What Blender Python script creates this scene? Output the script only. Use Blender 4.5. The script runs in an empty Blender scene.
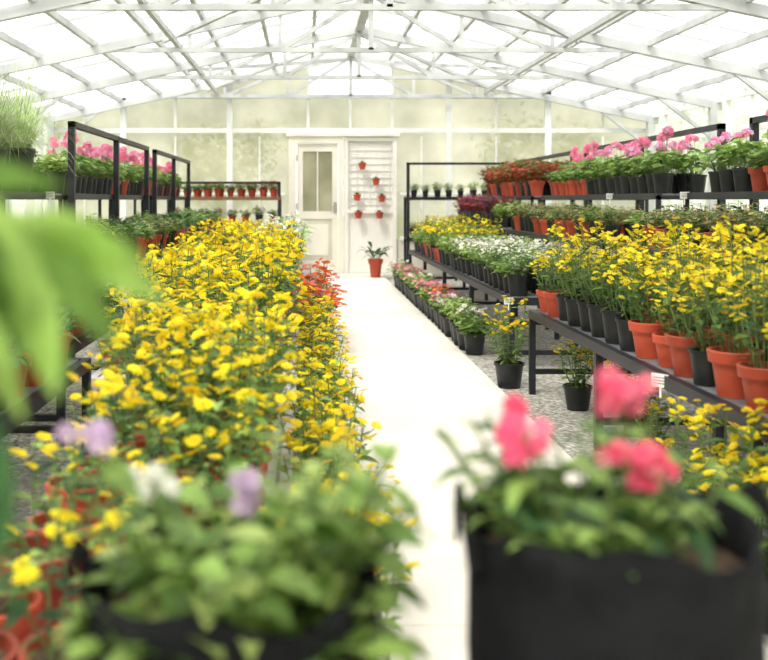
import bpy, math, random
from mathutils import Vector, Matrix
R = random.Random(11)
sc = bpy.context.scene
U = R.uniform

# ------------------------------------------------------------ materials
def mat(name, col, rough=.55, var=0.0, scale=18, transl=0.0, metal=0.0, bump=0.0, bscale=60, col2=None, spec=.4, objrand=0.0):
    m = bpy.data.materials.new(name); m.use_nodes = True
    nt = m.node_tree; N = nt.nodes; L = nt.links
    p = N['Principled BSDF']; out = N['Material Output']
    p.inputs['Roughness'].default_value = rough
    p.inputs['Metallic'].default_value = metal
    p.inputs['Specular IOR Level'].default_value = spec
    p.inputs['Base Color'].default_value = (*col, 1)
    tc = N.new('ShaderNodeTexCoord'); csock = None
    if var > 0 or col2:
        nz = N.new('ShaderNodeTexNoise'); nz.inputs['Scale'].default_value = scale; nz.inputs['Detail'].default_value = 3
        L.new(tc.outputs['Object'], nz.inputs['Vector'])
        mx = N.new('ShaderNodeMix'); mx.data_type = 'RGBA'
        a = [max(0, c*(1-var)) for c in col]; b = [min(1, c*(1+var)) for c in col]
        if col2: a, b = col, col2
        mx.inputs['A'].default_value = (*a, 1); mx.inputs['B'].default_value = (*b, 1)
        rp = N.new('ShaderNodeMapRange'); rp.inputs['From Min'].default_value = .35; rp.inputs['From Max'].default_value = .65
        L.new(nz.outputs['Fac'], rp.inputs['Value']); L.new(rp.outputs['Result'], mx.inputs['Factor'])
        csock = mx.outputs['Result']
        if objrand > 0:
            oi = N.new('ShaderNodeObjectInfo'); hs = N.new('ShaderNodeHueSaturation')
            mr = N.new('ShaderNodeMapRange'); mr.inputs['To Min'].default_value = 1-objrand; mr.inputs['To Max'].default_value = 1+objrand
            L.new(oi.outputs['Random'], mr.inputs['Value']); L.new(mr.outputs['Result'], hs.inputs['Value'])
            L.new(csock, hs.inputs['Color']); csock = hs.outputs['Color']
        L.new(csock, p.inputs['Base Color'])
    if bump > 0:
        nb = N.new('ShaderNodeTexNoise'); nb.inputs['Scale'].default_value = bscale; nb.inputs['Detail'].default_value = 4
        L.new(tc.outputs['Object'], nb.inputs['Vector'])
        bp = N.new('ShaderNodeBump'); bp.inputs['Strength'].default_value = bump; bp.inputs['Distance'].default_value = .01
        L.new(nb.outputs['Fac'], bp.inputs['Height']); L.new(bp.outputs['Normal'], p.inputs['Normal'])
    if transl > 0:
        t = N.new('ShaderNodeBsdfTranslucent'); t.inputs['Color'].default_value = (*col, 1)
        if csock: L.new(csock, t.inputs['Color'])
        ms = N.new('ShaderNodeMixShader'); ms.inputs['Fac'].default_value = transl
        L.new(p.outputs['BSDF'], ms.inputs[1]); L.new(t.outputs['BSDF'], ms.inputs[2]); L.new(ms.outputs['Shader'], out.inputs['Surface'])
    return m

def leafmat(n, c, v=.35, r=.45): return mat(n, c, rough=r, var=v, scale=25, transl=.4, objrand=.25, spec=.35)
def petmat(n, c, v=.12): return mat(n, c, rough=.6, var=v, scale=30, transl=.35, objrand=.08, spec=.2)
LG = leafmat('leaf_green', (.12, .22, .045)); LB = leafmat('leaf_bright', (.27, .42, .10)); LD = leafmat('leaf_dark', (.035, .10, .03))
LY = leafmat('leaf_lime', (.46, .58, .18)); LS = leafmat('leaf_silver', (.62, .68, .58), .15, .7); LR = leafmat('leaf_red', (.50, .09, .05))
LP = leafmat('leaf_purple', (.18, .03, .10)); LO = leafmat('leaf_bronze', (.40, .31, .13)); LGR = leafmat('grass_blade', (.58, .68, .42))
STEM = mat('stem', (.16, .24, .07), var=.2)
PY = petmat('petal_yellow', (.98, .80, .03)); PG = petmat('petal_gold', (.96, .67, .025)); PC = mat('flower_centre', (.82, .52, .03), var=.3)
PP = petmat('petal_pink', (.92, .28, .46)); PH = petmat('petal_hotpink', (.93, .13, .27)); PO = petmat('petal_orange_red', (.88, .17, .05))
PW = petmat('petal_white', (.92, .92, .86), .05); PL = petmat('petal_lilac', (.72, .55, .76)); PR = petmat('petal_salmon', (.94, .30, .36))
TC = mat('terracotta_plastic', (.43, .065, .03), rough=.5, var=.15, scale=5, objrand=.25)
BP = mat('black_plastic', (.014, .016, .018), rough=.42, var=.3)
FB = mat('black_grow_bag_fabric', (.012, .013, .015), rough=.85, var=.25, bump=.5, bscale=35, spec=.15)
SOIL = mat('potting_soil', (.11, .07, .045), rough=.95, var=.5, scale=60, bump=1, bscale=90)
BM = mat('black_steel', (.016, .018, .024), rough=.45, var=.3, scale=4)
GM = mat('grey_galvanised_slat', (.18, .19, .20), rough=.5, var=.3, scale=6)
WM = mat('white_painted_steel', (.83, .85, .84), rough=.5, var=.06, scale=3)
RM = mat('roof_steel_shade_grey', (.56, .58, .59), rough=.5, var=.15, scale=2)  # white roof steel, its shade against the bright panels put into the grey
WG = mat('light_bench_steel', (.66, .68, .68), rough=.5, var=.15, scale=4)
CP = mat('cream_paint', (.80, .77, .68), rough=.6, var=.07, scale=2)
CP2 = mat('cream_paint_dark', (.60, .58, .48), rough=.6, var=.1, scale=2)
BW = mat('brown_timber', (.20, .11, .06), rough=.7, var=.3, scale=6)
LBL = mat('white_label', (.85, .85, .82), rough=.6, var=.03)
BARK = mat('bark', (.16, .12, .08), rough=.9, var=.4)
MET = mat('door_handle_metal', (.5, .5, .5), rough=.3, metal=1)

def sheet(name, c1, c2, fac_tr, scale, trcol=(1, 1, 1), tl=.65):
    m = bpy.data.materials.new(name); m.use_nodes = True
    nt = m.node_tree; N = nt.nodes; L = nt.links; N.remove(N['Principled BSDF']); out = N['Material Output']
    tc = N.new('ShaderNodeTexCoord'); nz = N.new('ShaderNodeTexNoise'); nz.inputs['Scale'].default_value = scale; nz.inputs['Detail'].default_value = 4
    L.new(tc.outputs['Object'], nz.inputs['Vector'])
    rp = N.new('ShaderNodeMapRange'); rp.inputs['From Min'].default_value = .35; rp.inputs['From Max'].default_value = .68
    L.new(nz.outputs['Fac'], rp.inputs['Value'])
    mx = N.new('ShaderNodeMix'); mx.data_type = 'RGBA'; mx.inputs['A'].default_value = (*c1, 1); mx.inputs['B'].default_value = (*c2, 1)
    L.new(rp.outputs['Result'], mx.inputs['Factor'])
    d = N.new('ShaderNodeBsdfDiffuse'); t = N.new('ShaderNodeBsdfTranslucent'); tr = N.new('ShaderNodeBsdfTransparent')
    tr.inputs['Color'].default_value = (*trcol, 1)
    L.new(mx.outputs['Result'], d.inputs['Color']); L.new(mx.outputs['Result'], t.inputs['Color'])
    a = N.new('ShaderNodeMixShader'); a.inputs['Fac'].default_value = tl; L.new(d.outputs[0], a.inputs[1]); L.new(t.outputs[0], a.inputs[2])
    b = N.new('ShaderNodeMixShader'); b.inputs['Fac'].default_value = fac_tr; L.new(a.outputs[0], b.inputs[1]); L.new(tr.outputs[0], b.inputs[2])
    L.new(b.outputs[0], out.inputs['Surface']); return m
ROOFM = sheet('roof_polycarbonate', (.88, .89, .88), (.96, .96, .95), .6, .8, tl=.8)
ENDM = sheet('dusty_glazing', (.37, .36, .25), (.66, .63, .50), .10, 1.1, tl=.6)
SIDEM = sheet('side_glazing', (.68, .70, .60), (.88, .88, .82), .25, .9)
CLEARM = sheet('clear_glazing', (.9, .9, .9), (.95, .95, .95), .85, 1)

# ------------------------------------------------------------ mesh builder
class MB:
    def __init__(s): s.v = []; s.f = []; s.mi = []; s.sm = []; s.mats = []
    def add(s, vs, fs, m, smooth=False):
        if m not in s.mats: s.mats.append(m)
        k = s.mats.index(m); b = len(s.v)
        s.v.extend([tuple(q) for q in vs])
        for f in fs:
            s.f.append(tuple(b+i for i in f)); s.mi.append(k); s.sm.append(smooth)
    def box(s, x0, x1, y0, y1, z0, z1, m):
        v = [(x, y, z) for x in (x0, x1) for y in (y0, y1) for z in (z0, z1)]
        s.add(v, [(0, 1, 3, 2), (4, 6, 7, 5), (0, 4, 5, 1), (2, 3, 7, 6), (0, 2, 6, 4), (1, 5, 7, 3)], m)
    def beam(s, a, b, w, h, m):
        a = Vector(a); b = Vector(b); d = (b-a).normalized()
        up = Vector((0, 0, 1)) if abs(d.z) < .95 else Vector((0, 1, 0))
        sd = d.cross(up).normalized(); up = sd.cross(d).normalized()
        v = []
        for p in (a, b):
            for i, j in ((-1, -1), (1, -1), (1, 1), (-1, 1)): v.append(p+sd*(w/2*i)+up*(h/2*j))
        s.add(v, [(0, 1, 2, 3), (7, 6, 5, 4), (0, 4, 5, 1), (1, 5, 6, 2), (2, 6, 7, 3), (3, 7, 4, 0)], m)
    def tube(s, pts, r0, r1, m, sides=4):
        pts = [Vector(p) for p in pts]; n = len(pts); vs = []; fs = []
        for i, p in enumerate(pts):
            d = (pts[min(i+1, n-1)]-pts[max(i-1, 0)]).normalized()
            a = Vector((1, 0, 0)) if abs(d.x) < .8 else Vector((0, 1, 0))
            e = d.cross(a).normalized(); g = d.cross(e)
            r = r0+(r1-r0)*i/(n-1)
            for k in range(sides):
                t = 2*math.pi*k/sides; vs.append(p+(e*math.cos(t)+g*math.sin(t))*r)
        for i in range(n-1):
            for k in range(sides):
                k2 = (k+1) % sides; fs.append((i*sides+k, i*sides+k2, (i+1)*sides+k2, (i+1)*sides+k))
        s.add(vs, fs, m, True)
    def lathe(s, prof, m, c=(0, 0, 0), seg=20, smoothprof=False):
        cx, cy, cz = c
        for (ra, za), (rb, zb) in zip(prof[:-1], prof[1:]):
            vs = []; fs = []
            for r, z in ((ra, za), (rb, zb)):
                for k in range(seg):
                    t = 2*math.pi*k/seg; vs.append((cx+r*math.cos(t), cy+r*math.sin(t), cz+z))
            for k in range(seg):
                k2 = (k+1) % seg; fs.append((k, k2, seg+k2, seg+k))
            s.add(vs, fs, m, True)
    def leaf(s, b, d, L, W, m, droop=.3, fold=.2, n=4, prof=None, roll=0):
        b = Vector(b); d = Vector(d).normalized()
        up = Vector((0, 0, 1))
        if abs(d.z) > .97: up = Vector((1, 0, 0))
        sd = d.cross(up).normalized(); nm = sd.cross(d).normalized()
        if roll: sd = (sd*math.cos(roll)+nm*math.sin(roll)); nm = sd.cross(d).normalized()
        prof = prof or [.06, .8, 1, .66, .02]
        vs = []; fs = []
        for i in range(n+1):
            t = i/n; w = prof[i]*W/2
            p = b+d*(L*t)+Vector((0, 0, -droop*L*t*t))
            vs += [p-sd*w+nm*(fold*w), p, p+sd*w+nm*(fold*w)]
        for i in range(n):
            a = i*3; fs += [(a, a+1, a+4, a+3), (a+1, a+2, a+5, a+4)]
        s.add(vs, fs, m, True)
    def rleaf(s, c, nrm, r, m, seg=9):
        c = Vector(c); nrm = Vector(nrm).normalized(); e = nrm.orthogonal().normalized(); g = nrm.cross(e)
        vs = [c-nrm*r*.25]; fs = []
        for k in range(seg):
            t = 2*math.pi*k/seg; rr = r*(1 if k % 2 else .88)*(.45 if k == 0 else 1)
            vs.append(c+(e*math.cos(t)+g*math.sin(t))*rr+nrm*U(-.1, .1)*r)
        for k in range(seg): fs.append((0, k+1, (k+1) % seg+1))
        s.add(vs, fs, m, True)
    def daisy(s, c, nrm, r, n, pm, cm, layers=1, cup=.15, cr=.26):
        c = Vector(c); nrm = Vector(nrm).normalized(); e = nrm.orthogonal().normalized(); g = nrm.cross(e)
        for l in range(layers):
            rl = r*(1-.3*l); off = U(0, 1)
            for k in range(n):
                t = 2*math.pi*(k+off)/n; hw = math.pi/n*.95
                q = lambda rr, tt, h: c+(e*math.cos(tt)+g*math.sin(tt))*rr+nrm*h
                h = cup*rl+l*.18*r
                s.add([q(rl*.12, t, l*.12*r), q(rl*.72, t-hw, h), q(rl, t, h*U(.3, 1.2)), q(rl*.72, t+hw, h)], [(0, 1, 2, 3)], pm, False)
        if cm:
            vs = [c+nrm*(cr*r*.8)]; fs = []
            for k in range(6):
                t = 2*math.pi*k/6; vs.append(c+(e*math.cos(t)+g*math.sin(t))*(cr*r)+nrm*.02*r)
            for k in range(6): fs.append((0, k+1, (k+1) % 6+1))
            s.add(vs, fs, cm, True)
    def umbel(s, c, r, pm, n=18, fr=None, nrm=(0, 0, 1)):
        c = Vector(c); fr = fr or r*.45
        for i in range(n):
            z = 1-1.25*(i+.5)/n; t = i*2.39996+U(-.3, .3); q = math.sqrt(max(0, 1-z*z))
            d = Vector((q*math.cos(t), q*math.sin(t), z))
            s.daisy(c+d*r*U(.75, 1.15), d+Vector((U(-.3, .3), U(-.3, .3), 0)), fr, 5, pm if not isinstance(pm, list) else R.choice(pm), None, cup=.1)
    def mesh(s, name):
        me = bpy.data.meshes.new(name); me.from_pydata(s.v, [], s.f)
        for m in s.mats: me.materials.append(m)
        me.polygons.foreach_set('material_index', s.mi); me.polygons.foreach_set('use_smooth', s.sm); me.update(); return me
    def obj(s, name, loc=(0, 0, 0)):
        o = bpy.data.objects.new(name, s.mesh(name)); o.location = loc; sc.collection.objects.link(o); return o

def put(me, name, x, y, z, s=1, rz=None, sz=None):
    o = bpy.data.objects.new(name, me); o.location = (x, y, z); o.scale = (s, s, sz or s)
    o.rotation_euler = (0, 0, U(0, 6.28) if rz is None else rz); sc.collection.objects.link(o); return o

# ------------------------------------------------------------ pots & plants (origin at base)
def pot(mb, kind, r=.075, h=.14):
    if kind == 't':
        mb.lathe([(.0001, 0), (r*.66, 0), (r*.86, h*.74), (r*.99, h*.74), (r*1.05, h*.98), (r*1.02, h), (r*.92, h), (r*.86, h*.84)], TC, seg=22)
        mb.lathe([(r*.86, h*.86), (.0001, h*.9)], SOIL, seg=22)
    else:
        mb.lathe([(.0001, 0), (r*.72, 0), (r*.93, h*.9), (r*1.0, h*.9), (r*1.0, h), (r*.93, h), (r*.88, h*.8)], BP, seg=22)
        mb.lathe([(r*.89, h*.86), (.0001, h*.88)], SOIL, seg=22)
    return h*.88

def bush(potk, n, H, spread, lm, LL, LW, perstem, tipfn, pr=.075, ph=.14, droop=.35, br=.5, lo=.1, hv=.78):
    mb = MB(); z0 = pot(mb, potk, pr, ph)
    for i in range(n):
        a = 2*math.pi*i/n*1.618+U(-.3, .3); o = spread*math.sqrt((i+.5)/n)
        hh = H*U(hv, 1.1)*(1-.28*(o/spread)**2)
        b = Vector((math.cos(a), math.sin(a), 0))*pr*br*U(.2, 1)+Vector((0, 0, z0))
        t = Vector((math.cos(a)*o, math.sin(a)*o, z0+hh))
        mid = (b+t)/2+Vector((math.cos(a), math.sin(a), 0))*o*.15+Vector((U(-1, 1), U(-1, 1), 0))*.015
        pts = [b, b*.35+mid*.65, mid, mid*.4+t*.6, t]
        mb.tube(pts, .0032, .0016, STEM, 3)
        for k in range(perstem):
            f = lo+(.97-lo)*(k+U(0, 1))/perstem
            p = b.lerp(mid, f*2) if f < .5 else mid.lerp(t, f*2-1)
            aa = k*2.4+U(-.5, .5)+a
            d = Vector((math.cos(aa), math.sin(aa), U(-.1, .7)))
            m = lm if not isinstance(lm, (list, tuple)) else R.choice(lm)
            s_ = U(.7, 1.15)
            mb.leaf(p, d, LL*s_, LW*s_, m, droop=droop*U(.5, 1.3), roll=U(-.4, .4))
        if tipfn: tipfn(mb, t, (t-mid).normalized())
    return mb

def tip_daisies(pm, r, cnt, jit, layers=1, np_=9, cm=PC, prob=1):
    def f(mb, t, d):
        if R.random() > prob: return
        for k in range(cnt):
            o = Vector((U(-1, 1), U(-1, 1), U(-1, .5)))*jit
            c = t+o
            if k: mb.tube([t-d*.04, c], .0014, .0012, STEM, 3)
            nrm = Vector((U(-.8, .8), U(-.8, .8), 1)).normalized()
            mb.daisy(c, nrm, r*U(.75, 1.1), np_, pm if not isinstance(pm, list) else R.choice(pm), cm, layers=layers, cup=U(.05, .35))
    return f

MUM_T = [bush('t', 13, U(.24, .42), .145, [LG, LG, LB, LD], .052, .024, 10, tip_daisies([PY, PY, PY, PG], .0195, 4, .038, 2, prob=.85), hv=.6).mesh('mum_t') for _ in range(6)]
MUM_L = [bush('t', 6, U(.16, .24), .10, [LG, LD, LB], .045, .022, 6, tip_daisies(PY, .020, 1, .02, 2, prob=.7), hv=.55, pr=.08).mesh('mum_l') for _ in range(3)]
MAR_B = [bush('b', 10, U(.26, .42), .11, [LG, LD, LG], .05, .02, 9, tip_daisies([PY, PY, PG], .0155, 6, .036), hv=.6).mesh('mar_b') for _ in range(4)]
MAR_T = [bush('t', 10, U(.26, .42), .11, [LG, LD, LG], .05, .02, 9, tip_daisies([PY, PY, PG], .0155, 6, .036), hv=.6, pr=.08).mesh('mar_t') for _ in range(4)]
FLO = [bush('b', 16, U(.38, .46), .14, [LG, LB, LG], .055, .022, 13, tip_daisies([PY, PY, PG], .018, 4, .037, 2), pr=.085, ph=.14, lo=.05, hv=.5).mesh('floor_y') for _ in range(3)]
GRN = [bush(k, 15, U(.13, .19), .12, [LG, LB], .07, .032, 7, None).mesh('green') for k in 'bbt']
LIME = [bush(k, 15, U(.14, .18), .12, [LB, LY], .065, .03, 8, None).mesh('lime') for k in 'bb']
SILV = [bush('b', 16, U(.17, .2), .13, [LS, LG, LG, LB], .055, .022, 8, tip_daisies(PW, .014, 2, .03)).mesh('silver') for _ in range(2)]
MILL = [bush('b', 18, .24, .15, [LS, LS, LS, LB], .065, .024, 9, tip_daisies(PW, .016, 2, .03, prob=.5)).mesh('mill') for _ in range(2)]
COL_R = [bush(k, 16, U(.2, .26), .15, [LR, LR, LR, LO, LG], .075, .036, 8, None).mesh('coleus') for k in 'tbt']
COL_P = [bush('b', 13, .2, .12, [LP, LP, LR], .07, .035, 7, None).mesh('purple')]
BRONZ = [bush(k, 14, U(.12, .17), .12, [LO, LO, LG, LD], .05, .022, 9, None).mesh('bronze') for k in 'bbt']
PETU = {c: bush('b', 15, .17, .13, [LG, LB], .05, .026, 8, tip_daisies([pm], .024, 2, .03, 1, 6, prob=.8), pr=.085).mesh('petunia'+c) for c, pm in (('o', PO), ('p', PP), ('l', PL), ('w', PW))}
REDB = [bush('t', 16, .33, .14, [LG, LB, LR], .05, .024, 10, tip_daisies([PO, PR, PO], .02, 3, .035, 2), hv=.5).mesh('redmum')]

def geranium(potk, pms, nf):
    mb = MB(); z0 = pot(mb, potk)
    for i in range(34):
        a = i*2.4; o = .03+.10*math.sqrt(U(0, 1)); zz = z0+U(.03, .17)*(1.15-o*3)
        c = Vector((math.cos(a)*o, math.sin(a)*o, zz+.03))
        mb.tube([(math.cos(a)*.02, math.sin(a)*.02, z0), c*.6+Vector((0, 0, z0*.3)), c], .0022, .0016, STEM, 3)
        mb.rleaf(c, (math.cos(a)*.5+U(-.2, .2), math.sin(a)*.5+U(-.2, .2), 1), U(.025, .042), R.choice([LG, LB, LB]))
    for i in range(nf):
        a = U(0, 6.28); o = U(.02, .1); c = Vector((math.cos(a)*o, math.sin(a)*o, z0+U(.18, .31)))
        mb.tube([(0, 0, z0), (c.x*.4, c.y*.4, z0+.1), c], .0025, .0018, STEM, 3)
        mb.umbel(c, .030, pms, n=16, fr=.018)
    return mb.mesh('geranium')
GER_B = [geranium('b', [PP, PP, PP, PL], k) for k in (2, 4, 3)]; GER_T = [geranium('t', p, k) for p, k in (([PP], 3), ([PH, PP], 3), ([PP], 0))]

def lily(potk):
    mb = MB(); z0 = pot(mb, potk, .085, .15)
    for i in range(22):
        a = i*2.4+U(-.3, .3); e = U(.5, 1.5); st = U(.05, .14)
        b = Vector((math.cos(a)*.02, math.sin(a)*.02, z0)); d = Vector((math.cos(a), math.sin(a), e)).normalized()
        mb.tube([b, b+d*st], .0025, .002, STEM, 3)
        mb.leaf(b+d*st, d, U(.12, .17), U(.04, .055), R.choice([LD, LG, LD]), droop=U(.3, .8), n=4)
    return mb.mesh('lily')
LILY = [lily('t'), lily('b'), lily('t')]

def grassy():
    mb = MB(); z0 = pot(mb, 'b', .13, .2)
    for i in range(700):
        a = U(0, 6.28); L = U(.3, .62); el = U(.5, 4.0); d = Vector((math.cos(a), math.sin(a), el)).normalized()
        b = Vector((math.cos(a)*U(0, .1), math.sin(a)*U(0, .1), z0)); dr = U(.15, .9)
        mb.leaf(b, d, L, .006, R.choice([LGR, LGR, LS, LB, LY]), droop=dr, n=4, prof=[1, 1, .8, .5, .05])
    return mb.mesh('grass')
GRASS = grassy()

# ------------------------------------------------------------ shell
Y0, Y1 = -3.0, 15.5; XL, XR, XC = -4.0, 5.4, .7; ZE, ZP = 2.5, 3.5
def zr(x): return ZP-(ZP-ZE)*abs(x-XC)/(4.7)
def gravel():
    m = bpy.data.materials.new('gravel'); m.use_nodes = True; nt = m.node_tree; N = nt.nodes; L = nt.links; p = N['Principled BSDF']
    tc = N.new('ShaderNodeTexCoord'); v = N.new('ShaderNodeTexVoronoi'); v.inputs['Scale'].default_value = 38
    L.new(tc.outputs['Object'], v.inputs['Vector'])
    cr = N.new('ShaderNodeValToRGB'); cr.color_ramp.elements[0].color = (.46, .44, .38, 1); cr.color_ramp.elements[1].color = (.88, .85, .78, 1)
    sp = N.new('ShaderNodeSeparateColor'); L.new(v.outputs['Color'], sp.inputs['Color']); L.new(sp.outputs['Red'], cr.inputs['Fac'])
    mx = N.new('ShaderNodeMix'); mx.data_type = 'RGBA'; mx.blend_type = 'MULTIPLY'; mx.inputs['Factor'].default_value = 1
    mr = N.new('ShaderNodeMapRange'); mr.inputs['From Min'].default_value = 0; mr.inputs['From Max'].default_value = .75; mr.inputs['To Min'].default_value = 1; mr.inputs['To Max'].default_value = .55
    L.new(v.outputs['Distance'], mr.inputs['Value']); L.new(cr.outputs['Color'], mx.inputs['A']); L.new(mr.outputs['Result'], mx.inputs['B'])
    L.new(mx.outputs['Result'], p.inputs['Base Color']); p.inputs['Roughness'].default_value = .9
    bp = N.new('ShaderNodeBump'); bp.invert = True; bp.inputs['Distance'].default_value = .02; L.new(v.outputs['Distance'], bp.inputs['Height']); L.new(bp.outputs['Normal'], p.inputs['Normal'])
    return m
GRV = gravel()
mb = MB(); mb.box(XL-.1, XR+.1, Y0-.1, Y1+.1, -.12, 0, GRV); mb.obj('floor')
CONC = mat('pale_concrete', (.80, .76, .69), rough=.85, var=.06, scale=2.5, bump=.15, bscale=50)
mb = MB(); y = Y0+.1
while y < Y1-.25:
    y2 = min(y+1.85, Y1-.16); mb.box(.21, 1.165, y, y2-.004, 0, .025, CONC); y = y2
mb.obj('concrete_path')
GRS = mat('grass_ground', (.40, .48, .28), rough=.9, var=.2, scale=.6)
mb = MB(); mb.box(-60, 60, -40, 80, -.2, -.13, GRS); mb.obj('outside_lawn')

def quadxz(mb, pts, y, m): mb.add([(x, y, z) for x, z in pts], [tuple(range(len(pts)))], m)
def endwall(name, y, door, s):
    mb = MB()
    rects = [(XL, -.25), (1.42, XR)] if door else [(XL, XR)]
    for a, b in rects:
        quadxz(mb, [(a, .55), (b, .55), (b, 2.19), (a, 2.19)], y, ENDM)
        mb.box(a, b, y-.04, y+.04, 0, .55, CP)
    quadxz(mb, [(XL, 2.19), (XR, 2.19), (XR, ZE), (XL, ZE)], y, ENDM)
    quadxz(mb, [(XL, ZE), (.05, ZE), (.05, zr(.05))], y, ENDM)
    quadxz(mb, [(1.35, ZE), (XR, ZE), (1.35, zr(1.35))], y, ENDM)
    quadxz(mb, [(.05, ZE), (1.35, ZE), (1.35, 2.78), (.05, 2.78)], y, ENDM)
    quadxz(mb, [(.05, 2.78), (1.35, 2.78), (1.35, zr(1.35)), (XC, ZP), (.05, zr(.05))], y, CLEARM)
    yy = y-s*.05
    for x in (XL+.04, -2.8, -1.16, 2.22, 3.75, XR-.04):
        mb.box(x-.045, x+.045, yy-.045, yy+.045, 0, zr(x)-.03, WM)
    for x in (-3.4, -2.0, .05, .7, 1.35, 2.95, 4.6):
        mb.box(x-.018, x+.018, yy-.018, yy+.018, 2.19, zr(x)-.03, WM)
    for x in (-3.4, -2.0, -.7, 1.8, 2.95, 4.6):
        mb.box(x-.013, x+.013, yy-.013, yy+.013, .55, 2.13, WM)
    for z, w in ((2.225, .035), (2.75, .035), (1.25, .015), (.56, .03)):
        dx = 4.68 if z < ZE else 4.7*(ZP-z)/(ZP-ZE)-.05
        segs = [(XC-dx, XC+dx)] if z > 2 or not door else [(XL, -.31), (1.47, XR)]
        for a, b in segs: mb.box(a, b, yy-.03, yy+.03, z-w, z+w, WM)
    mb.beam((XL, yy, ZE-.04), (XC, yy, ZP-.04), .09, .11, WM); mb.beam((XR, yy, ZE-.04), (XC, yy, ZP-.04), .09, .11, WM)
    return mb.obj(name)
endwall('wall_back', Y1, True, 1); endwall('wall_front', Y0, False, -1)
for nm, x, s in (('wall_left', XL, 1), ('wall_right', XR, -1)):
    mb = MB()
    mb.add([(x, Y0, .55), (x, Y1, .55), (x, Y1, ZE), (x, Y0, ZE)], [(0, 1, 2, 3)], SIDEM)
    mb.box(x-.05, x+.05, Y0, Y1, 0, .55, CP)
    xx = x+s*.05; y = Y0+.3; k = 0
    while y < Y1:
        w = .04 if k % 3 == 0 else .016
        mb.box(xx-w, xx+w, y-w, y+w, .5, ZE, WM); y += .733; k += 1
    for z, w in ((.57, .03), (1.3, .02), (2.0, .02), (ZE-.04, .05)): mb.box(xx-.03, xx+.03, Y0, Y1, z-w, z+w, WM)
    mb.obj(nm)
# ceiling
mb = MB()
for xe in (XL, XR):
    mb.add([(xe, Y0, ZE), (XC, Y0, ZP), (XC, Y1, ZP), (xe, Y1, ZE)], [(0, 1, 2, 3)], ROOFM)
    y = Y0+.1
    while y < Y1:
        mb.beam((xe, y, ZE-.02), (XC, y, ZP-.02), .025, .03, RM); y += .65
    for i in range(1, 8):
        x = xe+(XC-xe)*i/8
        mb.beam((x, Y0, zr(x)-.07), (x, Y1, zr(x)-.07), .045, .065, RM)
mb.beam((XC, Y0, ZP-.10), (XC, Y1, ZP-.10), .11, .13, RM)
mb.obj('ceiling')
ys = [15.3-2.35*i for i in range(8)]
for y in ys:
    mb = MB(); zt = 2.74; dx = 4.7*(ZP-.14-zt)/(ZP-ZE)
    for sgn, xe in ((-1, XL), (1, XR)):
        mb.beam((xe, y, ZE-.14), (XC, y, ZP-.14), .07, .10, RM)
        xs = [XC, XC+sgn*dx*.33, XC+sgn*dx*.66, XC+sgn*dx]
        for x in xs[1:3]: mb.beam((x, y, zt), (x, y, zr(x)-.14), .04, .04, RM)
        mb.beam((xs[0], y, ZP-.17), (xs[1], y, zt), .045, .045, RM); mb.beam((xs[1], y, zr(xs[1])-.14), (xs[2], y, zt), .045, .045, RM)
        mb.beam((xe-sgn*.05, y, 1.9), (xe-sgn*.9, y, zr(xe-sgn*.9)-.15), .045, .045, RM)
        mb.box(xe-sgn*.12-.045, xe-sgn*.12+.045, y-.045, y+.045, 0, ZE-.08, RM)
    mb.beam((XC-dx, y, zt), (XC+dx, y, zt), .05, .05, RM)
    mb.beam((XC, y, zt), (XC, y, ZP-.12), .05, .05, RM)
    mb.obj('roof_truss')
mb = MB()
for i in range(len(ys)-1):
    for xa, xb in ((XC, 2.9), (2.9, XC), (XC, -1.5), (-1.5, XC)):
        if i % 2 == 0: mb.beam((xa, ys[i], zr(xa)-.2), (xb, ys[i+1], zr(xb)-.2), .045, .045, RM)
for x in (-1.35, 2.75): mb.beam((x, ys[-1], 2.80), (x, ys[0], 2.80), .045, .055, RM)
mb.obj('roof_bracing')

# ------------------------------------------------------------ door
mb = MB(); y = Y1
mb.box(-.25, -.13, y-.12, y+.05, 0, 2.13, CP); mb.box(.52, .595, y-.12, y+.05, 0, 2.13, CP); mb.box(-.13, .52, y-.12, y+.05, 2.03, 2.13, CP)
mb.box(-.29, 1.46, y-.15, y+.05, 2.131, 2.188, CP)
yy = y-.06
mb.box(-.12, -.03, yy-.02, yy+.02, .03, 2.02, CP); mb.box(.42, .51, yy-.02, yy+.02, .03, 2.02, CP)
for z0, z1 in ((.03, .22), (.86, .98), (1.9, 2.02)): mb.box(-.03, .42, yy-.02, yy+.02, z0, z1, CP)
mb.box(.185, .205, yy-.018, yy+.018, .98, 1.9, CP)
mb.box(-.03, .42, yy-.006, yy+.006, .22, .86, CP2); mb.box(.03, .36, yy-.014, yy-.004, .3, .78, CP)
mb.box(-.03, .42, yy-.003, yy+.003, .98, 1.9, ENDM)
mb.box(.44, .49, yy-.028, yy-.02, .95, 1.12, MET); mb.beam((.47, yy-.05, 1.04), (.36, yy-.05, 1.04), .015, .015, MET); mb.beam((.465, yy-.02, 1.04), (.465, yy-.055, 1.04), .015, .015, MET)
for z in (.3, 1.0, 1.75): mb.box(-.135, -.115, yy-.03, yy-.018, z, z+.1, MET)
mb.box(-.13, .52, y-.15, y+.05, 0, .03, CP2)
mb.obj('door_1')
mb = MB(); WP = mat('white_panel', (.86, .84, .78), rough=.6, var=.04, scale=2)
mb.box(.605, 1.41, y-.05, y+.03, 0, 2.125, WP)
for a in (.605, 1.35): mb.box(a, a+.06, y-.1, y-.05, 0, 2.125, WP)
for z in (0, .95, 2.06): mb.box(.665, 1.35, y-.1, y-.05, z, z+.06, WP)
for i in range(7):
    x = .7+.1*i; mb.box(x-.005, x+.005, y-.075, y-.063, 1.01, 2.06, WM)
for i in range(10):
    z = 1.08+.105*i; mb.box(.665, 1.35, y-.066, y-.054, z-.005, z+.005, WM)
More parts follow.
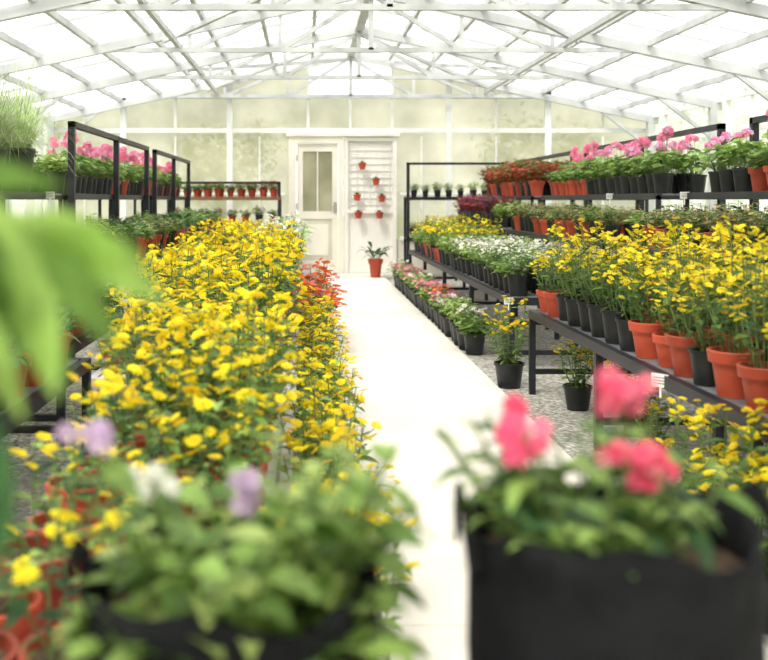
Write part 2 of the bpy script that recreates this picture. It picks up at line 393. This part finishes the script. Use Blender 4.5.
mb.obj('wall_lattice_panel')
def wallpot():
    mb = MB()
    mb.lathe([(.0001, 0), (.035, 0), (.052, .075), (.056, .075), (.056, .09), (.048, .09), (.044, .075), (.0001, .075)], TC, seg=14)
    mb.beam((0, .04, .08), (0, .075, .1), .01, .01, BM); mb.beam((0, .072, .02), (0, .072, .12), .012, .006, BM)
    for i in range(26):
        a = i*2.4; mb.leaf((0, 0, .075), (math.cos(a), math.sin(a)*.8, U(.4, 2)), U(.06, .1), .022, R.choice([LG, LD, LR]), droop=.4)
    return mb.mesh('wallpot')
WPm = wallpot()
for x, z in ((.82, .87), (1.14, .87), (.88, 1.62), (1.09, 1.38), (.80, 1.14), (1.18, 1.12)): put(WPm, 'hanging_wall_pot', x, y-.175, z, 1.1, rz=0)

# ------------------------------------------------------------ benches & racks
def bench(name, x0, x1, y0, y1, h, fm, tm, step=1.5, lower=True):
    mb = MB(); t = .035
    for x in (x0, x1-t): mb.box(x, x+t, y0, y1, h-.05, h, fm)
    for yy in (y0, y1-t): mb.box(x0+t, x1-t, yy, yy+t, h-.05, h, fm)
    n = max(3, int((x1-x0-2*t)/.085)); w = (x1-x0-2*t)/n
    for i in range(n): mb.box(x0+t+i*w+.012, x0+t+(i+1)*w-.012, y0+t, y1-t, h-.018, h-.002, tm)
    k = max(1, round((y1-y0)/step))
    for i in range(k+1):
        yy = y0+(y1-y0-t)*i/k
        if 0 < i < k: mb.box(x0+t, x1-t, yy, yy+t, h-.05, h-.019, fm)
        for x in (x0, x1-t): mb.box(x, x+t, yy, yy+t, 0, h-.05, fm)
        if lower: mb.box(x0+t, x1-t, yy+.005, yy+t-.005, .12, .15, fm)
    return mb.obj(name)
bench('plant_bench', 1.33, 2.10, 1.9, 5.95, .5, BM, GM)
bench('plant_bench', 1.36, 2.10, 6.65, 13.1, .5, BM, GM)
bench('plant_bench', -.62, -.04, 1.35, 4.4, .33, WG, WG)
bench('plant_bench', -1.0, -.04, 4.6, 11.5, .33, WG, WG)
bench('plant_bench', -1.8, -.95, 2.7, 4.45, .45, BM, GM)
bench('plant_bench', -1.8, -1.12, 4.65, 6.1, .45, BM, GM)

def rack(name, y0, y1, tiers, px, toprail=1.7):
    mb = MB(); t = .045
    n = max(1, round((y1-y0)/1.8))
    for i in range(n+1):
        yy = y0+(y1-y0-t)*i/n
        if toprail: mb.box(px-t/2, px+t/2, yy, yy+t, 0, toprail, BM)
        for a, b, z in tiers:
            for x in (a, b-.03):
                if abs(x-px) > .05: mb.box(x, x+.03, yy, yy+.03, 0, z-.04, BM)
            mb.box(a, b, yy, yy+.03, z-.04, z-.016, BM)
    if toprail:
        mb.box(px-t/2, px+t/2, y0, y1, toprail-.04, toprail, BM)
    for a, b, z in tiers:
        for x in (a, b-.03): mb.box(x, x+.03, y0, y1, z-.045, z, BM)
        m = int((b-a-.06)/.08); w = (b-a-.06)/m
        for i in range(m): mb.box(a+.03+i*w+.01, a+.03+(i+1)*w-.01, y0, y1, z-.016, z-.002, GM)
    return mb.obj(name)
RT = [(2.52, 2.97, 1.2), (2.14, 2.50, .84)]
for a, b in ((3.0, 6.68), (7.16, 10.65), (11.15, 14.3)): rack('plant_rack', a, b, RT, 2.99)
LT = [(-2.12, -1.65, 1.2), (-1.60, -1.16, .72)]
for a, b in ((6.95, 10.3), (10.8, 14.0)): rack('plant_rack', a, b, LT, -1.625)
rack('plant_rack', 5.3, 6.45, [(-2.12, -1.63, 1.2)], -1.625, None)
def endrack(name, x0, x1, tiers, y0, y1, top, sm=BM):
    mb = MB(); t = .045; n = max(1, round((x1-x0)/1.6))
    for i in range(n+1):
        x = x0+(x1-x0-t)*i/n
        mb.box(x, x+t, y0, y0+t, 0, top, BM); mb.box(x, x+t, y1-t, y1, 0, tiers[0], BM)
    mb.box(x0, x1, y0, y0+t, top-.035, top, BM)
    for z in tiers:
        mb.box(x0, x1, y0-.005, y0+.03, z-.05, z, sm); mb.box(x0, x1, y1-.03, y1, z-.05, z, sm)
        for i in range(4): mb.box(x0, x1, y0+.05+i*.09, y0+.11+i*.09, z-.018, z-.002, sm)
    return mb.obj(name)
endrack('plant_rack', 1.48, 2.9, [1.2, .6], 14.55, 15.0, 1.7)
endrack('plant_rack', -2.0, -.35, [1.2, .82], 14.5, 14.95, 1.42, BW)
endrack('plant_rack', 3.1, 5.0, [1.2, .6], 14.55, 15.0, 1.7)

# ------------------------------------------------------------ populate
def fill(x0, x1, y0, y1, z, dx, dy, pick, s0=.92, s1=1.08, jit=.02):
    nx = max(1, int(round((x1-x0)/dx))+1); ny = int((y1-y0)/dy)+1
    for j in range(ny):
        for i in range(nx):
            x = x0 if nx == 1 else x0+(x1-x0)*i/(nx-1); yy = y0+j*dy
            r = pick(i, j, x, yy)
            if r is None: continue
            s = U(s0, s1)*(r[2] if len(r) > 2 else 1)
            put(r[0], r[1], x+U(-jit, jit)*.6, yy+U(-jit, jit), z, s)
YM = 'potted_yellow_chrysanthemum'; YD = 'potted_yellow_marguerite'
def pk(i, j, x, y):
    if y < 3.0 and i == 0: return R.choice(MUM_L), YM
    if y < 2.1: return (R.choice(MUM_L), YM) if i < 2 else None
    return R.choice(MUM_T if R.random() < .85 else MUM_L), YM
fill(-.52, -.17, 1.48, 4.3, .33, .18, .225, pk, .88, 1.14)
def pk(i, j, x, y):
    if y < 8.7: return R.choice(MUM_T if R.random() < .88 else MUM_L), YM
    if x < -.6: return R.choice(GRN+MUM_T), 'potted_green_plant'
    return R.choice(MILL), 'potted_dusty_miller', 1.45
fill(-.88, -.19, 4.75, 11.4, .33, .235, .275, pk, .92, 1.3)
fill(.07, .07, 2.0, 6.7, 0, .2, .3, lambda i, j, x, y: (R.choice(FLO), 'potted_golden_aster'), .9, 1.2)
fill(.07, .07, 6.95, 8.6, 0, .2, .27, lambda i, j, x, y: (REDB[0], 'potted_red_chrysanthemum'), 1.3, 1.5)
fill(-1.68, -1.06, 2.85, 4.35, .45, .2, .24, lambda i, j, x, y: (R.choice(LILY), 'potted_peace_lily'), .85, 1.0)
fill(-1.68, -1.22, 4.8, 6.0, .45, .22, .24, lambda i, j, x, y: (R.choice(LILY+GRN), 'potted_foliage_plant'), .9, 1.1)
def pk(i, j, x, y):
    q = R.random()
    if q < .7: return R.choice(GER_B+GER_B+GER_T[:2]), 'potted_pink_geranium'
    return R.choice(GRN+LIME), 'potted_green_plant'
fill(-2.0, -1.78, 7.1, 13.8, 1.2, .2, .2, pk)
put(GRASS, 'potted_ornamental_grass', -1.80, 6.2, 1.2, 1.0, sz=1.35)
put(GRASS, 'potted_ornamental_grass', -1.84, 5.75, 1.2, 1.0, sz=1.2)
fill(-1.5, -1.26, 7.1, 13.8, .72, .22, .22, lambda i, j, x, y: (R.choice(GRN+LIME+BRONZ+LILY), 'potted_green_plant'), .95, 1.1)
fill(-1.9, -.45, 14.62, 14.85, 1.2, .17, .2, lambda i, j, x, y: (R.choice([GRN[2], GRN[0], GRN[2], COL_R[0], BRONZ[2]]), 'potted_green_plant'), .65, .85)
fill(-1.9, -.45, 14.62, 14.7, .82, .2, .2, lambda i, j, x, y: (R.choice(GRN+COL_P), 'potted_green_plant'), .7, .85)
fill(1.6, 2.8, 14.65, 14.85, 1.2, .18, .2, lambda i, j, x, y: (R.choice([GRN[0], LIME[0], GRN[1]]), 'potted_green_plant'), .6, .75)
fill(1.6, 2.8, 14.65, 14.85, .6, .2, .2, lambda i, j, x, y: (R.choice([GRN[0], LIME[0], GRN[1]]), 'potted_green_plant'), .9, 1.2)
fill(3.2, 4.9, 14.65, 14.85, 1.2, .2, .2, lambda i, j, x, y: (R.choice(GRN+BRONZ), 'potted_green_plant'), .8, 1)
def pk(i, j, x, y):
    if y > 11: return R.choice(COL_R), 'potted_red_coleus', 1.2
    if y > 9.2: return R.choice([GRN[2], GER_T[0], GER_T[2], GRN[2]]), 'potted_green_plant'
    if y > 6.9: return R.choice(GER_B+GER_B+[GRN[0]]), 'potted_pink_geranium'
    return R.choice([GER_T[0], GER_B[0], GER_T[2], LIME[0], GRN[2]]), 'potted_pink_geranium'
for a, b in ((3.15, 6.5), (7.3, 10.6), (11.3, 14.2)): fill(2.63, 2.86, a, b, 1.2, .2, .2, pk)
def pk(i, j, x, y):
    if y > 11.6: return COL_P[0], 'potted_purple_coleus', 1.2
    if y > 10.5: return R.choice(LIME), 'potted_lime_plant'
    return R.choice(BRONZ+BRONZ+[GRN[0]]), 'potted_bronze_foliage'
for a, b in ((3.15, 6.6), (7.3, 10.6), (11.3, 14.2)): fill(2.24, 2.4, a, b, .84, .16, .19, pk)
seq = 'tttttttbtttbbbbbbtt'
def pk(i, j, x, y):
    if i == 0:
        return R.choice(MAR_T if seq[min(j, len(seq)-1)] == 't' else MAR_B), YD
    if y > 5.4: return R.choice(GRN), 'potted_green_plant'
    return R.choice(MAR_B+MAR_T), YD
fill(1.43, 2.0, 2.05, 5.85, .5, .19, .21, pk, .88, 1.14)
def pk(i, j, x, y):
    if y < 8.3: return (R.choice(SILV+GRN[:2]), 'potted_white_petunia') if i < 3 else (R.choice(GRN), 'potted_green_plant')
    if y < 9.6: return R.choice([SILV[0], GRN[0], LIME[0], PETU['w']]), 'potted_white_petunia'
    return R.choice(LIME+[GRN[0], MUM_T[0]]), 'potted_lime_plant'
fill(1.46, 2.0, 6.8, 13.0, .5, .18, .21, pk)
def pk(i, j, x, y):
    c = R.choice([GRN[0], PETU['o'], PETU['p'], PETU['w'], LIME[0], PETU['l'], PETU['p'], LIME[1]])
    if y < 7.6: c = GRN[0]
    return c, 'potted_petunia' if c.name.startswith('pet') else 'potted_green_plant'
fill(1.26, 1.26, 7.45, 13.4, 0, .2, .25, pk, 1.1, 1.3, .01)
put(FLO[0], 'potted_golden_aster', 1.255, 6.15, 0, 1.1)
for x, y, s in ((1.5, 5.5, .95), (1.62, 4.9, .85), (1.5, 4.3, .75), (1.27, 3.25, .95), (1.265, 2.98, 1.05), (1.5, 3.0, .8), (1.265, 2.7, 1.1), (1.52, 2.7, .8), (1.27, 2.45, 1.0)):
    put(R.choice(FLO), 'potted_golden_aster', x, y, 0, s)
for x, y in ((1.3, 2.2), (1.7, 2.5), (1.78, 3.6)): put(GRN[2], 'potted_green_plant', x, y, 0, 1.1)
put(LILY[0], 'potted_bird_of_paradise', 1.03, 14.6, .025, 1.25, sz=1.8)

def label(x, y, z, w=.06, h=.045, rz=0):
    mb = MB(); mb.box(-w/2, w/2, -.002, .002, 0, h, LBL); mb.box(-.004, .004, .0021, .005, -.04, h*.6, LBL)
    for k in range(3): mb.box(-w*.38, w*.3, -.003, -.002, h*(.25+.22*k), h*(.3+.22*k), BP)
    o = mb.obj('plant_label', (x, y, z)); o.rotation_euler = (0, 0, rz)
label(1.32, 3.72, .455, .07, .05, -.9); label(2.505, 6.6, 1.16); label(2.50, 8.2, 1.16); label(-1.605, 6.3, 1.16); label(1.35, 6.63, .46)

# ------------------------------------------------------------ foreground
def table(name, x0, x1, y0, y1, h):
    mb = MB()
    n = int((x1-x0)/.09); w = (x1-x0)/n
    for i in range(n): mb.box(x0+i*w+.004, x0+(i+1)*w-.004, y0, y1, h-.02, h, BW)
    mb.box(x0+.02, x1-.02, y0+.02, y0+.05, h-.07, h-.021, BW); mb.box(x0+.02, x1-.02, y1-.05, y1-.02, h-.07, h-.021, BW)
    for x in (x0+.02, x1-.06):
        for y in (y0+.02, y1-.06): mb.box(x, x+.04, y, y+.04, 0, h-.071, BW)
    mb.obj(name)
table('plant_table', -.50, .10, .45, 1.17, .51); table('plant_table', .14, .52, .8, 1.18, .55)

def growbag(mb, r, h):
    seg = 48; prof = [(.001, 0), (r*.93, 0), (r*1.0, h*.12), (r*1.01, h*.5), (r*1.0, h*.9), (r*1.01, h), (r*.985, h), (r*.965, h*.8)]
    vs = []; fs = []
    for j, (q, z) in enumerate(prof):
        for k in range(seg):
            t = 2*math.pi*k/seg; w = 1+(.018*math.sin(5*t+j)+.012*math.sin(11*t+2*j))*(j > 1); zz = z+(.010*math.sin(3*t+1)+.005*math.sin(7*t))*(j > 3)
            vs.append((q*w*math.cos(t), q*w*math.sin(t), zz))
    for j in range(len(prof)-1):
        for k in range(seg):
            k2 = (k+1) % seg; fs.append((j*seg+k, j*seg+k2, (j+1)*seg+k2, (j+1)*seg+k))
    mb.add(vs, fs, FB, True)
    mb.lathe([(r*.97, h*.82), (.001, h*.86)], SOIL, seg=24)
    for sx in (-1, 1):
        pts = [(sx*r*1.03, -.05, h*.86), (sx*(r*1.06), -.035, h*1.02), (sx*(r*1.07), 0, h*1.08), (sx*(r*1.06), .035, h*1.02), (sx*r*1.03, .05, h*.86)]
        for a, b in zip(pts[:-1], pts[1:]): mb.beam(a, b, .004, .022, FB)
def leafy_stem(mb, b, t, n, L, W, ms, r=.003, lo=.15):
    b = Vector(b); t = Vector(t); mid = (b+t)/2+Vector((t.x-b.x, t.y-b.y, 0))*.2
    mb.tube([b, (b+mid)/2, mid, (mid+t)/2, t], r, r*.6, STEM, 5)
    for k in range(n):
        f = lo+(.97-lo)*k/n; p = b.lerp(mid, f*2) if f < .5 else mid.lerp(t, f*2-1)
        a = k*2.4+U(-.3, .3)
        s_ = U(.75, 1.15); mb.leaf(p, (math.cos(a), math.sin(a), U(.0, .7)), L*s_, W*s_, R.choice(ms), droop=U(.2, .7), roll=U(-.5, .5))
# right : pink pentas
mb = MB(); growbag(mb, .142, .28); zz = .24
for x, y, z, pm, sp in ((-.10, -.04, .366, [PH, PH, PP, PR], .028), (.02, .0, .405, [PP, PH, PR], .028), (.028, -.05, .345, [PH, PH, PR], .042), (-.085, .03, .395, [PH, PR], .012)):
    leafy_stem(mb, (x*.2, y*.2, zz), (x, y, z-.025), 8, .055, .022, [LG, LD, LB])
    for k in range(11 if sp > .02 else 3):
        c = (x+U(-sp, sp), y+U(-.02, .02), z+U(-.018, .014)); mb.tube([(x, y, z-.03), c], .0015, .0012, STEM, 3); mb.umbel(c, .008, pm, n=6, fr=.0108)
for i in range(22):
    a = i*2.4; o = .04+.12*math.sqrt(U(0, 1)); leafy_stem(mb, (math.cos(a)*.03, math.sin(a)*.03, zz), (math.cos(a)*o-.03, math.sin(a)*o, zz+U(.03, .12)*(1.2-o*3)+.03), 7, .05, .018, [LG, LB, LD])
for i in range(15):
    leafy_stem(mb, (-.02, 0, zz), (U(-.18, .07), U(-.03, .06), zz+U(.08, .18)), 7, .048, .017, [LG, LB, LD])
mb.obj('grow_bag_with_pink_pentas', (.31, 1.02, .55))
# left : lantana
mb = MB(); growbag(mb, .14, .27); zz = .23
for i in range(40):
    a = i*2.4; o = .03+.14*math.sqrt(U(0, 1)); x = math.cos(a)*o+.035
    leafy_stem(mb, (math.cos(a)*.03+.01, math.sin(a)*.03, zz), (x, math.sin(a)*o, zz+U(.03, .14)+.04*(x > 0)), 7, .055, .029, [LB, LB, LG, LY])
for i in range(18):
    a = -U(.2, 2.9); leafy_stem(mb, (math.cos(a)*.05, math.sin(a)*.05, zz), (math.cos(a)*.165+.02, math.sin(a)*.165, zz+U(-.05, .05)), 7, .05, .028, [LB, LB, LG])
for x, y, z, pm in ((-.13, -.03, .415, PL), (.02, -.02, .35, PL), (-.075, .0, .36, PW)):
    leafy_stem(mb, (x*.2, 0, zz), (x, y, z), 6, .05, .024, [LB, LG])
    for k in range(5): mb.umbel((x+U(-.02, .02), y+U(-.012, .012), z+U(-.014, .014)), .008, pm, n=6, fr=.010)
mb.obj('grow_bag_with_lantana', (-.08, 1.0, .51))
# tall leafy plant close on the left (world coordinates minus its pot position)
P0 = Vector((-.33, .62, .51)); mb = MB(); z0 = pot(mb, 'b', .1, .22)
def W(x, y, z): return Vector((x, y, z))-P0
for pts, n in (([(-.32, .62, .72), (-.32, .62, .95), (-.25, .62, 1.11), (-.17, .62, 1.14)], 3), ([(-.33, .61, .72), (-.33, .61, .9), (-.27, .61, 1.05), (-.19, .61, 1.10)], 2),
            ([(-.34, .62, .72), (-.33, .6, .85), (-.28, .60, 1.0), (-.205, .60, 1.04)], 0), ([(-.34, .63, .72), (-.38, .65, .95), (-.42, .66, 1.15)], 4)):
    pts = [W(*p) for p in pts]; mb.tube(pts, .004, .0022, STEM, 6)
    for a, b in zip(pts[1:-1], pts[2:]):
        for k in range(n):
            p = a.lerp(b, k/n); mb.leaf(p, (U(-1, .1), U(-1, 1), U(-.2, .7)), U(.06, .085), U(.03, .04), R.choice([LB, LG]), droop=.4, roll=U(-.8, .8))
for p, d, L, Wd, m, rl in (((-.235, .62, 1.166), (1, -.1, .06), .09, .024, LG, 1.0), ((-.20, .62, 1.155), (.45, -.1, -1), .12, .052, LB, 1.3), ((-.18, .61, 1.14), (.95, -.1, -.36), .105, .042, LB, 1.1),
                      ((-.215, .62, 1.13), (.75, 0, -.85), .105, .050, LG, 1.2), ((-.17, .61, 1.125), (.8, -.1, -.0), .08, .03, LB, .9), ((-.225, .61, 1.10), (.65, -.1, -.8), .09, .04, LB, 1.2),
                      ((-.16, .60, 1.12), (.75, -.1, -.75), .07, .034, LG, 1.2), ((-.205, .60, 1.045), (.26, -.05, -1), .105, .04, LD, 1.3)):
    mb.leaf(W(*p), d, L, Wd, m, droop=.15, roll=rl, n=4, prof=[.1, .85, 1, .7, .03])
mb.obj('potted_tall_shrub', P0)

# ------------------------------------------------------------ trees outside
def tree():
    mb = MB(); mb.tube([(0, 0, 0), (.1, 0, 1.5), (-.1, .1, 3), (0, 0, 4.5)], .2, .06, BARK, 8)
    for i in range(14):
        a = i*2.4; z = 1.6+i*.2; e = Vector((math.cos(a)*U(.9, 1.8), math.sin(a)*U(.9, 1.8), z+U(.4, 1)))
        mb.tube([(0, 0, z), e*.6+Vector((0, 0, z*.4)), e], .05, .02, BARK, 5)
        for k in range(150):
            p = e+Vector((R.gauss(0, .5), R.gauss(0, .5), R.gauss(0, .4)))
            mb.leaf(p, (U(-1, 1), U(-1, 1), U(-.5, .8)), .28, .14, R.choice([LG, LB, LY]), n=4)
    return mb.mesh('tree')
TR = [tree(), tree()]
for x, y, s in ((-5.5, 20, .6), (-1.8, 21.5, .55), (4.8, 20, .55), (8.5, 21, .6), (-8, 13, .5), (-8, 9, .5), (10, 14, .5), (10.5, 9.5, .5)):
    put(R.choice(TR), 'outside_tree', x, y, -.13, s)

# ------------------------------------------------------------ light / world / camera
w = bpy.data.worlds.new('World'); sc.world = w; w.use_nodes = True
bg = w.node_tree.nodes['Background']; bg.inputs['Color'].default_value = (1, .985, .955, 1); bg.inputs['Strength'].default_value = 2.1
sl = bpy.data.lights.new('sun', 'SUN'); sl.energy = 4.4; sl.angle = math.radians(12); sl.color = (1, .95, .85)
so = bpy.data.objects.new('sun', sl); sc.collection.objects.link(so); so.rotation_euler = (math.radians(28), math.radians(-22), 0)
cam = bpy.data.cameras.new('camera'); co = bpy.data.objects.new('camera', cam); sc.collection.objects.link(co)
co.location = (0, 0, 1.15); co.rotation_euler = (math.radians(90), 0, 0)
cam.lens = 46.9; cam.sensor_width = 36; cam.shift_x = .103; cam.shift_y = -.169; cam.clip_start = .02; cam.clip_end = 300
cam.dof.use_dof = True; cam.dof.focus_distance = 5.5; cam.dof.aperture_fstop = 3.0
sc.camera = co
sc.view_settings.view_transform = 'Standard'
